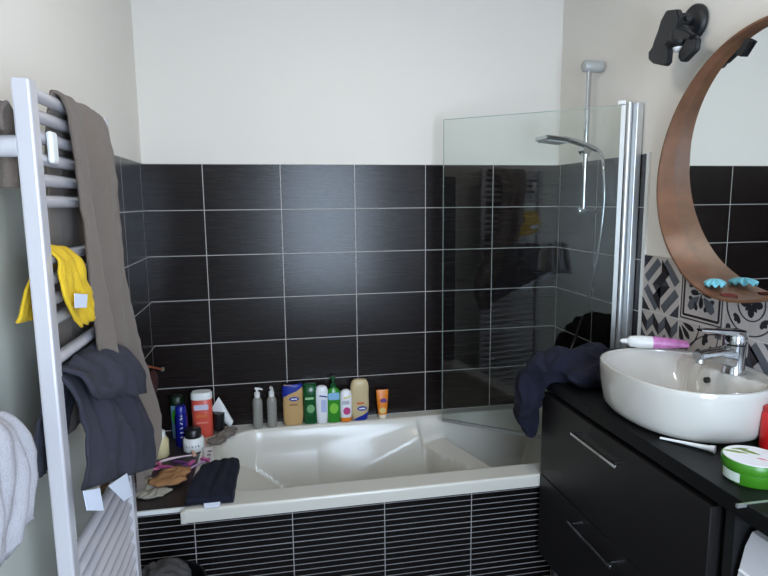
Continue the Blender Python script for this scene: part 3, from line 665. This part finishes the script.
# brown bottle with a slanted blue cap
def slant_bottle(x, y, body_m, cap_m, label, cap_low, w_=0.047, d=0.021, h=0.196, flip=False):
    t = thing('shower_gel_bottle', label, 'bottle', (x, y, RB), 'large beige shower gel bottles')
    prof = [(0, 0.80), (0.006, 0.90), (0.03, 0.97), (0.09, 1.0), (0.12, 0.97), (0.155, 1.0), (h-0.012, 0.96), (h-0.003, 0.86), (h, 0.70)]
    if flip: prof = [(0, 0.70), (0.006, 0.80), (0.03, 0.90), (0.07, 1.0), (0.12, 0.98), (0.16, 1.0), (h-0.02, 0.93), (h-0.006, 0.78), (h, 0.55)]
    bm = bmesh.new(); n = 40; rings = []
    for z, s in prof: rings.append(ring(x, y, RB+z, w_*s, d*min(1, s*1.05), n, 2.6))
    loft(bm, rings); body = part('body', bm, body_m, t)
    # the cap as a slanted sleeve
    bm = bmesh.new(); cr = []
    pr = [q for q in prof]
    def at(z):
        for (a, sa), (b_, sb) in zip(pr, pr[1:]):
            if a <= z <= b_: return sa+(sb-sa)*(z-a)/(b_-a)
        return pr[-1][1]
    levels = 8
    for k in range(levels+1):
        r_ = []
        for i in range(n):
            a = 2*PI*i/n; u = math.cos(a)
            if not flip: zlo = h-0.038-0.026*(-u)*1.0; z = zlo+(h-zlo)*k/levels; z = min(z, h)
            else: zhi = 0.022+0.022*u; z = zhi*(1-k/levels)
            s = at(z)*1.02; q = ring(x, y, RB+z, w_*s+0.0006, d*min(1, s*1.05)+0.0006, n, 2.6)[i]; r_.append(q)
        cr.append(r_)
    loft(bm, cr, False, True); part('cap', bm, cap_m, t)
    return t
t = slant_bottle(0.597, -0.040, tan, blue_d, 'tan bottle with slanted blue cap on the bath rim', 0.12)
sticker(t, 'logo_plate', 0.602, -0.0625, RB+0.128, 0.046, 0.020, blue_d, 'oval'); sticker(t, 'logo_strip', 0.602, -0.0635, RB+0.128, 0.028, 0.005, wht)
sticker(t, 'text_line', 0.599, -0.0625, RB+0.100, 0.038, 0.006, plain('brown_print', (140, 100, 70)))
t = flat_bottle('shampoo_bottle', 0.677, -0.040, [(0, 0.028, 0.018), (0.006, 0.031, 0.02), (0.05, 0.034, 0.021), (0.10, 0.030, 0.020), (0.14, 0.034, 0.021), (0.165, 0.034, 0.02), (0.17, 0.030, 0.018), (0.188, 0.030, 0.018), (0.190, 0.026, 0.015)], green, 'dark green shampoo bottle between the tan and white bottles')
sticker(t, 'label_line', 0.672, -0.0625, RB+0.125, 0.040, 0.010, plain('pale_green_print', (150, 190, 140))); sticker(t, 'leaf_print', 0.677, -0.0625, RB+0.075, 0.036, 0.04, plain('sage_print', (110, 160, 110)), 'oval')
t = flat_bottle('lotion_bottle', 0.730, -0.044, [(0, 0.022, 0.016), (0.004, 0.025, 0.018), (0.05, 0.028, 0.02), (0.12, 0.031, 0.02), (0.155, 0.030, 0.02), (0.172, 0.024, 0.017), (0.178, 0.014, 0.01)], wht, 'white lotion bottle with blue print between two green bottles')
sticker(t, 'label_band', 0.736, -0.0655, RB+0.132, 0.038, 0.006, blue_d, rot=-0.2); sticker(t, 'label_print', 0.738, -0.0655, RB+0.085, 0.026, 0.06, plain('pale_blue_print', (176, 186, 222)))
t = flat_bottle('green_pump_bottle', 0.785, -0.042, [(0, 0.028, 0.02), (0.005, 0.031, 0.022), (0.06, 0.033, 0.022), (0.12, 0.034, 0.022), (0.15, 0.030, 0.02), (0.165, 0.014, 0.014), (0.17, 0.012, 0.012)], green2, 'leaf green bottle with dark pump and light blue label')
bm = bmesh.new(); lathe(bm, 0.785, -0.042, [(RB+0.168, 0.015), (RB+0.182, 0.015), (RB+0.184, 0.006), (RB+0.205, 0.006), (RB+0.207, 0.014), (RB+0.218, 0.013)], 20); part('pump', bm, green, t)
sticker(t, 'blue_label', 0.785, -0.0655, RB+0.128, 0.052, 0.034, lblue); sticker(t, 'leaf_label', 0.785, -0.0655, RB+0.07, 0.040, 0.05, plain('lime_print', (120, 190, 60)), 'oval')
t = flat_bottle('floral_bottle', 0.842, -0.052, [(0, 0.022, 0.015), (0.005, 0.025, 0.017), (0.05, 0.028, 0.019), (0.12, 0.028, 0.019), (0.145, 0.024, 0.017), (0.154, 0.012, 0.01)], wht, 'white bottle with pink flower print and orange base')
sticker(t, 'flower_print', 0.844, -0.0725, RB+0.055, 0.034, 0.036, pink, 'oval'); sticker(t, 'yellow_print', 0.846, -0.0725, RB+0.122, 0.034, 0.006, plain('yellow_print', (214, 206, 110)), rot=0.3)
sticker(t, 'text_print', 0.840, -0.0725, RB+0.096, 0.034, 0.018, plain('grey_print', (176, 178, 186)))
bm = bmesh.new(); lathe(bm, 0.842, -0.052, [(RB, 0.0225, 0.0155), (RB+0.005, 0.0256, 0.0176), (RB+0.022, 0.0268, 0.0186)], 36, 2.6); part('cap', bm, orange, t)
t = slant_bottle(0.909, -0.044, beige, blue_d, 'pale beige bottle standing on its slanted blue cap', 0, w_=0.044, h=0.198, flip=True)
sticker(t, 'logo_plate', 0.917, -0.0665, RB+0.060, 0.046, 0.022, blue_d, 'oval'); sticker(t, 'logo_strip', 0.917, -0.0675, RB+0.060, 0.030, 0.006, wht); sticker(t, 'red_print', 0.909, -0.0665, RB+0.086, 0.036, 0.008, plain('red_print', (206, 96, 50)))
t = thing('cream_tube', 'orange cream tube standing on its cap right of the bottles', 'tube', (1.019, -0.042, RB))
n = 28; bm = bmesh.new(); loft(bm, [ring(1.019, -0.042, RB+z, a, b_, n, 2.2) for z, a, b_ in ((0.018, 0.021, 0.017), (0.05, 0.024, 0.016), (0.09, 0.027, 0.011), (0.125, 0.029, 0.004), (0.137, 0.029, 0.0015))]); part('body', bm, orange, t)
bm = bmesh.new(); lathe(bm, 1.019, -0.042, [(RB, 0.018, 0.015), (RB+0.018, 0.020, 0.016)], 28); part('cap', bm, plain('cream_cap', (226, 214, 190)), t)
sticker(t, 'logo_plate', 1.023, -0.0575, RB+0.088, 0.034, 0.020, plain('purple_print', (110, 70, 130)), 'oval'); sticker(t, 'pale_patch', 1.017, -0.0605, RB+0.040, 0.032, 0.030, plain('pale_gold', (220, 190, 120)), 'oval')

# ---------------------------------------------------------------- things on the ledge
LZ = 0.561
t = thing('shampoo_bottle', 'green bottle at the back corner of the ledge behind the spray can', 'bottle', (0.088, -0.06, LZ))
bm = bmesh.new(); lathe(bm, 0.088, -0.06, [(LZ, 0.026), (LZ+0.14, 0.028), (LZ+0.155, 0.024)], 28, 2.4); part('body', bm, lblue, t)
bm = bmesh.new(); lathe(bm, 0.088, -0.06, [(LZ+0.150, 0.027), (LZ+0.185, 0.027), (LZ+0.19, 0.022)], 28, 2.4); part('cap', bm, plain('dark_green', (10, 34, 16)), t)
sticker(t, 'green_label', 0.088, -0.0885, LZ+0.10, 0.04, 0.08, plain('bright_green_label', (60, 170, 50)), 'oval')
t = thing('spray_can', 'dark blue deodorant can standing on the ledge by the towel', 'can', (0.118, -0.165, LZ))
bm = bmesh.new(); lathe(bm, 0.118, -0.165, [(LZ, 0.024), (LZ+0.003, 0.026), (LZ+0.13, 0.026), (LZ+0.142, 0.022)], 28); part('body', bm, M('deep_blue_can', (16, 22, 112), 0.25), t)
bm = bmesh.new(); lathe(bm, 0.118, -0.165, [(LZ+0.143, 0.023), (LZ+0.168, 0.022), (LZ+0.176, 0.018)], 28); part('cap', bm, M('deep_blue_cap', (20, 28, 130), 0.3), t)
for k, (dz, tl) in enumerate(((0.125, 0.5), (0.105, -0.5), (0.085, 0.4), (0.065, 0.0), (0.045, 0.2))): sticker(t, 'letter_mark', 0.122, -0.1925, LZ+dz, 0.012, 0.003, wht, rot=tl)
t = thing('powder_canister', 'tall coral red canister with white lid at the ledge corner', 'canister', (0.197, -0.085, LZ))
bm = bmesh.new(); lathe(bm, 0.197, -0.085, [(LZ, 0.042, 0.03), (LZ+0.003, 0.044, 0.032), (LZ+0.175, 0.044, 0.032), (LZ+0.178, 0.042, 0.03)], 32, 2.8); part('body', bm, plain('coral_red', (206, 82, 66)), t)
bm = bmesh.new(); lathe(bm, 0.197, -0.085, [(LZ+0.178, 0.046, 0.034), (LZ+0.200, 0.046, 0.034), (LZ+0.208, 0.040, 0.029)], 32, 2.8); part('lid', bm, white_pl, t)
sticker(t, 'name_label', 0.197, -0.1185, LZ+0.145, 0.062, 0.024, plain('lilac_label', (206, 200, 220))); sticker(t, 'orange_line', 0.197, -0.1185, LZ+0.105, 0.05, 0.012, plain('orange_print', (214, 110, 60)))
sticker(t, 'pale_line', 0.197, -0.1185, LZ+0.075, 0.05, 0.008, plain('salmon_print', (222, 130, 112)))
t = thing('hair_cream_jar', 'white jar with a tall black lid on the ledge', 'jar', (0.172, -0.225, LZ))
bm = bmesh.new(); lathe(bm, 0.172, -0.225, [(LZ, 0.040), (LZ+0.004, 0.043), (LZ+0.050, 0.043), (LZ+0.058, 0.037)], 32); part('body', bm, white_pl, t)
bm = bmesh.new(); lathe(bm, 0.172, -0.225, [(LZ+0.058, 0.033), (LZ+0.092, 0.033), (LZ+0.095, 0.030)], 32); part('lid', bm, black_pl, t)
for k in range(5): sticker(t, 'letter_mark', 0.148+0.012*k, -0.269+abs(k-2)*0.0028, LZ+0.028, 0.006, 0.009, plain('grey_letter', (150, 150, 158)))
t = thing('cream_bottle', 'cream coloured bottle with white cap half hidden by the brown towel', 'bottle', (0.045, -0.27, LZ))
bm = bmesh.new(); lathe(bm, 0.045, -0.27, [(LZ, 0.032), (LZ+0.004, 0.036), (LZ+0.07, 0.036), (LZ+0.085, 0.028)], 28); part('body', bm, plain('pale_cream', (206, 194, 150)), t)
bm = bmesh.new(); lathe(bm, 0.045, -0.27, [(LZ+0.085, 0.024), (LZ+0.108, 0.024), (LZ+0.111, 0.02)], 28); part('cap', bm, white_pl, t)
# leaning white squeeze tube with black cap, in the corner of the bath rim
t = thing('squeeze_tube', 'crumpled white squeeze tube leaning on its black cap at the bath corner', 'tube', (0.285, -0.09, RB))
n = 24; a0 = Vector((0.268, -0.085, RB+0.070)); rings = []
for s, wd, th in ((0, 0.016, 0.015), (0.3, 0.022, 0.013), (0.6, 0.028, 0.010), (0.85, 0.031, 0.004), (1, 0.032, 0.0012)):
    c = a0+Vector((-0.005, 0.0, 0.11))*0+Vector((0.03, 0.01, 0.0))*0
    rings.append([Vector((0.318-0.068*s+wd*math.cos(q)*0.55, -0.06+th*math.sin(q), RB+0.03+0.105*s+wd*math.cos(q)*0.85)) for q in [2*PI*i/n for i in range(n)]])
bm = bmesh.new(); loft(bm, rings); part('body', bm, plain('tube_white', (212, 214, 214)), t)
bm = bmesh.new(); tube(bm, [(0.262, -0.075, RB+0.02), (0.268, -0.078, RB+0.095)], [0.026, 0.024], 24); part('cap', bm, black_pl, t)
lump_obj('face_cloth', [(0.262, -0.195, RB+0.012, 0.045, 0.03, 0.014), (0.295, -0.145, RB+0.018, 0.045, 0.028, 0.018), (0.322, -0.11, RB+0.020, 0.03, 0.03, 0.016)], M('grey_brown_cloth', (104, 96, 88), 0.95, bump=0.8, bscale=260, var=0.2), 'small grey brown face cloth on the back left corner of the bathtub', 'cloth', fold=0.012, tex_scale=0.025, vox=0.004)
# papers / wipes wrapper along the rim
bm = bmesh.new(); G = []
for i in range(13):
    row = []
    for j in range(5):
        x = 0.222+0.038*(j/4)+0.010*math.sin(i*0.4); y = -0.50+0.27*i/12
        row.append(bm.verts.new((x, y, RB+0.004+0.003*noise.noise(Vector((x*60, y*40, 0)))+0.001)))
    G.append(row)
for i in range(12):
    for j in range(4): bm.faces.new((G[i][j], G[i][j+1], G[i+1][j+1], G[i+1][j]))
o = mono('wipes_wrapper', bm, M('wrapper_white', (218, 218, 216), 0.35), 'long flattened white wrapper with grey print along the tub edge', 'wrapper', smooth=True, solid=0.003)
for k in range(6):
    c = bmesh.new(); box(c, 0.236, 0.252, -0.48+0.036*k, -0.468+0.036*k, RB+0.0085, RB+0.0095); child(o, 'grey_print', c, plain('mid_grey_print', (110, 110, 116)))
# razors and toothbrush-like things on the ledge
def razor(p0, p1, m, hm, label):
    p0, p1 = Vector(p0), Vector(p1); d = (p1-p0).normalized(); t = thing('razor', label, 'razor', p0, 'razors strewn on the ledge')
    bm = bmesh.new(); tube(bm, catmull([p0, p0.lerp(p1, 0.3)+Vector((0, 0, 0.004)), p0.lerp(p1, 0.7)+Vector((0, 0, 0.003)), p1], 4), [0.0045+0.0015*math.sin(k*0.5) for k in range(13)], 10); part('handle', bm, m, t)
    sd = Vector((-d.y, d.x, 0)); bm = bmesh.new(); q = p1+d*0.006
    prism(bm, [q-sd*0.020-d*0.006, q+sd*0.020-d*0.006, q+sd*0.020+d*0.007, q-sd*0.020+d*0.007], (0, 0, 0.009)); part('head', bm, hm, t); return t
lil = plain('lilac_plastic', (190, 150, 196)); pk = plain('pink_plastic', (196, 90, 150)); ppw = plain('pale_pink_plastic', (216, 188, 200)); pur = plain('purple_plastic', (110, 60, 120))
razor((0.05, -0.345, LZ+0.008), (0.175, -0.305, LZ+0.010), ppw, plain('peach_plastic', (214, 164, 140)), 'pale pink razor lying below the white jar')
razor((0.14, -0.50, LZ+0.008), (0.230, -0.385, LZ+0.014), lil, pk, 'lilac razor pointing at the white wrapper')
razor((0.055, -0.40, LZ+0.012), (0.15, -0.425, LZ+0.012), pk, pur, 'hot pink razor behind the tan cloth')
razor((0.11, -0.355, LZ+0.008), (0.175, -0.385, LZ+0.009), pur, pk, 'purple razor with pink head beside the lilac one')
bm = bmesh.new(); tube(bm, catmull([(0.03+0.035*math.cos(a), -0.385+0.03*math.sin(a), LZ+0.010+0.004*math.sin(3*a)) for a in [2*PI*k/16 for k in range(17)]], 2), 0.006, 8)
mono('hair_band', bm, plain('rose_pink_cloth', (206, 110, 150), 0.8), 'pink hair band next to the cream bottle', 'hair band')
lump_obj('tan_cloth', [(0.12, -0.555, LZ+0.030, 0.072, 0.05, 0.016), (0.140, -0.50, LZ+0.032, 0.062, 0.045, 0.016)], M('tan_cotton', (150, 108, 70), 0.95, bump=0.6, bscale=260, var=0.15), 'folded tan brown cloth on the ledge in front of the razors', 'cloth', fold=0.008, tex_scale=0.04, vox=0.004)
lump_obj('pale_cloth', [(0.075, -0.605, LZ+0.012, 0.07, 0.045, 0.012), (0.055, -0.54, LZ+0.014, 0.045, 0.045, 0.014)], M('oatmeal_cotton', (146, 140, 128), 0.95, bump=0.6, bscale=260, var=0.2), 'crumpled oatmeal cloth under the tan one at the ledge edge', 'cloth', fold=0.012, tex_scale=0.03, vox=0.004)
# navy wash mitt over the corner of the tub
rows = [((0.232, -0.46, RB+0.020), (0.345, -0.425, RB+0.022), 0.003), ((0.222, -0.52, RB+0.026), (0.372, -0.47, RB+0.024), 0.005), ((0.214, -0.60, RB+0.026), (0.368, -0.56, RB+0.022), 0.005), ((0.208, -0.68, RB+0.022), (0.366, -0.66, RB+0.020), 0.004), ((0.206, -0.735, RB+0.016), (0.362, -0.735, RB+0.012), 0.002)]
o = mono('wash_mitt', cloth_rows(rows, nfold=2, seed=5, ragged=0.0), navy_dark, 'dark navy wash mitt lying on the front left corner of the bathtub', 'wash mitt', smooth=True, solid=0.022)
bm = bmesh.new(); prism(bm, [(0.265, -0.738, RB+0.008), (0.320, -0.738, RB+0.008), (0.318, -0.755, RB+0.001), (0.268, -0.755, RB+0.001)], (0, 0, 0.002)); child(o, 'care_tag', bm, tag_m)

# red net pouch with an orange stick in the far left corner
t = thing('back_scrubber', 'dark red scrubber with an orange handle in the far left corner', 'scrubber', (0.03, -0.25, 0.86))
bm = bmesh.new(); tube(bm, [(0.03, -0.40, 0.985), (0.032, -0.045, 0.868)], [0.004, 0.005], 10); part('handle', bm, plain('orange_brown_wood', (176, 92, 56)), t)
bm = lump([(0.025, -0.25, 0.86, 0.018, 0.11, 0.055)]); o = part('red_pad', bm, plain('dark_red_cloth', (60, 14, 16), 0.9), t, smooth=True)
part('grip', B(0.026, 0.040, -0.05, -0.028, 0.860, 0.875, bev=0.003), plain('grey_green', (120, 130, 110)), t)
part('hanger', B(0.0, 0.035, -0.405, -0.395, 0.98, 0.995), chrome, t)

# laundry basket on the floor by the ledge
t = thing('laundry_basket', 'black laundry basket on the floor in front of the ledge', 'basket', (0.155, -0.89, 0))
bm = bmesh.new(); lathe(bm, 0.155, -0.89, [(0, 0.10), (0.40, 0.125), (0.40, 0.118), (0.02, 0.093)], 32); part('bin', bm, black_pl, t)
lump_obj('dark_laundry', [(0.150, -0.885, 0.415, 0.085, 0.085, 0.045)], M('charcoal_mesh', (58, 56, 56), 0.9, bump=0.8, bscale=200, var=0.4), 'dark grey garment on top of the laundry basket', 'garment', fold=0.02, tex_scale=0.04)

# ---------------------------------------------------------------- things on the worktop
# pink and white toothpaste tube on the basin rim
t = thing('toothpaste_tube', 'white and pink toothpaste tube lying on the far rim of the basin', 'tube', (1.76, -0.985, 1.10))
n = 24; p0 = Vector((1.660, -0.960, 1.122)); p1 = Vector((1.848, -1.045, 1.120)); d = (p1-p0).normalized(); sd = Vector((-d.y, d.x, 0))
def sec(s, wd, th): c = p0.lerp(p1, s); return [c+sd*wd*math.cos(a)+Vector((0, 0, th*math.sin(a))) for a in [2*PI*i/n for i in range(n)]]
bm = bmesh.new(); loft(bm, [sec(s, wd, th) for s, wd, th in ((0.10, 0.009, 0.009), (0.15, 0.018, 0.018), (0.30, 0.022, 0.021), (0.48, 0.024, 0.020))]); part('front_half', bm, white_pl, t)
bm = bmesh.new(); loft(bm, [sec(s, wd, th) for s, wd, th in ((0.48, 0.0245, 0.0202), (0.65, 0.026, 0.019), (0.85, 0.027, 0.015), (1.0, 0.028, 0.010))]); part('printed_half', bm, M('pink_lilac_print', (206, 120, 176), 0.3, var=0.35, bscale=45), t)
bm = bmesh.new(); loft(bm, [sec(s, wd, th) for s, wd, th in ((0.0, 0.004, 0.004), (0.03, 0.0075, 0.0075), (0.10, 0.009, 0.009))]); part('cap', bm, white_pl, t)
# white brush head / flosser
t = thing('toothbrush', 'white toothbrush handle lying on the worktop before the basin', 'toothbrush', (1.565, -1.42, ZC))
bm = bmesh.new(); pts = [Vector((1.528, -1.365, ZC+0.006)), Vector((1.560, -1.405, ZC+0.008)), Vector((1.583, -1.435, ZC+0.009)), Vector((1.603, -1.463, ZC+0.010))]
tube(bm, catmull(pts, 4), [0.003+0.0045*(k/12)**1.5 for k in range(13)], 12); part('handle', bm, white_pl, t)
bm = bmesh.new(); tube(bm, [(1.601, -1.460, ZC+0.010), (1.608, -1.470, ZC+0.010)], [0.0085, 0.0105], 12); part('end_cap', bm, wht, t)
# green round tub
t = thing('body_butter_tub', 'round green tub with a leafy white lid on the worktop', 'tub', (1.598, -1.605, ZC))
gx, gy, gr = 1.592, -1.604, 0.063
gm = M('grass_green', (56, 118, 24), 0.3)
bm = bmesh.new(); lathe(bm, gx, gy, [(ZC, gr*0.9), (ZC+0.004, gr*0.95), (ZC+0.030, gr*0.97), (ZC+0.032, gr*0.97)], 48); part('body', bm, gm, t)
bm = bmesh.new(); lathe(bm, gx, gy, [(ZC+0.031, gr), (ZC+0.033, gr*1.02), (ZC+0.050, gr*1.02), (ZC+0.053, gr*0.99)], 48); part('lid', bm, gm, t)
bm = bmesh.new(); lathe(bm, gx, gy, [(ZC+0.053, gr*0.97), (ZC+0.0538, gr*0.965)], 48); lb = part('lid_label', bm, wht, t)
def leaf(cx, cy, L, wd, ang, z, m, nm='leaf_print'):
    bm = bmesh.new(); pts = []
    for k in range(9): s = k/8; pts.append((s*L-L/2, wd*math.sin(PI*s)))
    for k in range(7, 0, -1): s = k/8; pts.append((s*L-L/2, -wd*math.sin(PI*s)))
    prism(bm, [(cx+u*math.cos(ang)-v*math.sin(ang), cy+u*math.sin(ang)+v*math.cos(ang), z) for u, v in pts], (0, 0, 0.0006)); part(nm, bm, m, lb)
olive = plain('olive_print', (120, 140, 60)); 
leaf(gx-0.022, gy+0.030, 0.055, 0.006, -0.7, ZC+0.0538, olive); leaf(gx+0.008, gy+0.022, 0.05, 0.007, -1.1, ZC+0.0538, olive); leaf(gx+0.0, gy+0.040, 0.04, 0.005, -0.3, ZC+0.0538, olive)
leaf(gx+0.005, gy-0.02, 0.022, 0.003, -0.9, ZC+0.0538, plain('coral_print', (206, 110, 110)), 'flower_print')
bm = bmesh.new(); lathe(bm, 0, 0, [(0, 1)]) if False else None
def arc_label(a0, a1, z0, z1, r, m, nm):
    bm = bmesh.new(); k = 12; rings = []
    A = [[bm.verts.new((gx+rad*math.cos(a0+(a1-a0)*i/k), gy+rad*math.sin(a0+(a1-a0)*i/k), z)) for i in range(k+1)] for rad, z in ((r, z0), (r, z1), (r-0.002, z1), (r-0.002, z0))]
    for q in range(4):
        for i in range(k): bm.faces.new((A[q][i], A[q][i+1], A[(q+1) % 4][i+1], A[(q+1) % 4][i]))
    return part(nm, bm, m, t)
arc_label(math.radians(160), math.radians(205), ZC+0.006, ZC+0.027, gr*0.985, plain('pale_text_label', (190, 200, 190)), 'side_label')
arc_label(math.radians(262), math.radians(300), ZC+0.006, ZC+0.024, gr*0.985, plain('pale_text_label', (190, 190, 150)), 'side_label')
# red bottle at the right
t = thing('red_bottle', 'bright red bottle at the right edge before the basin', 'bottle', (1.775, -1.475, ZC))
bm = bmesh.new(); lathe(bm, 1.782, -1.476, [(ZC, 0.036, 0.026), (ZC+0.004, 0.039, 0.028), (ZC+0.095, 0.039, 0.028), (ZC+0.100, 0.036, 0.025)], 32, 2.8); part('body', bm, plain('vivid_red', (206, 26, 26), 0.3), t)
bm = bmesh.new(); lathe(bm, 1.782, -1.476, [(ZC+0.100, 0.037, 0.026), (ZC+0.112, 0.037, 0.026), (ZC+0.114, 0.034, 0.023)], 32, 2.8); part('cap', bm, plain('deep_red', (180, 20, 22)), t)
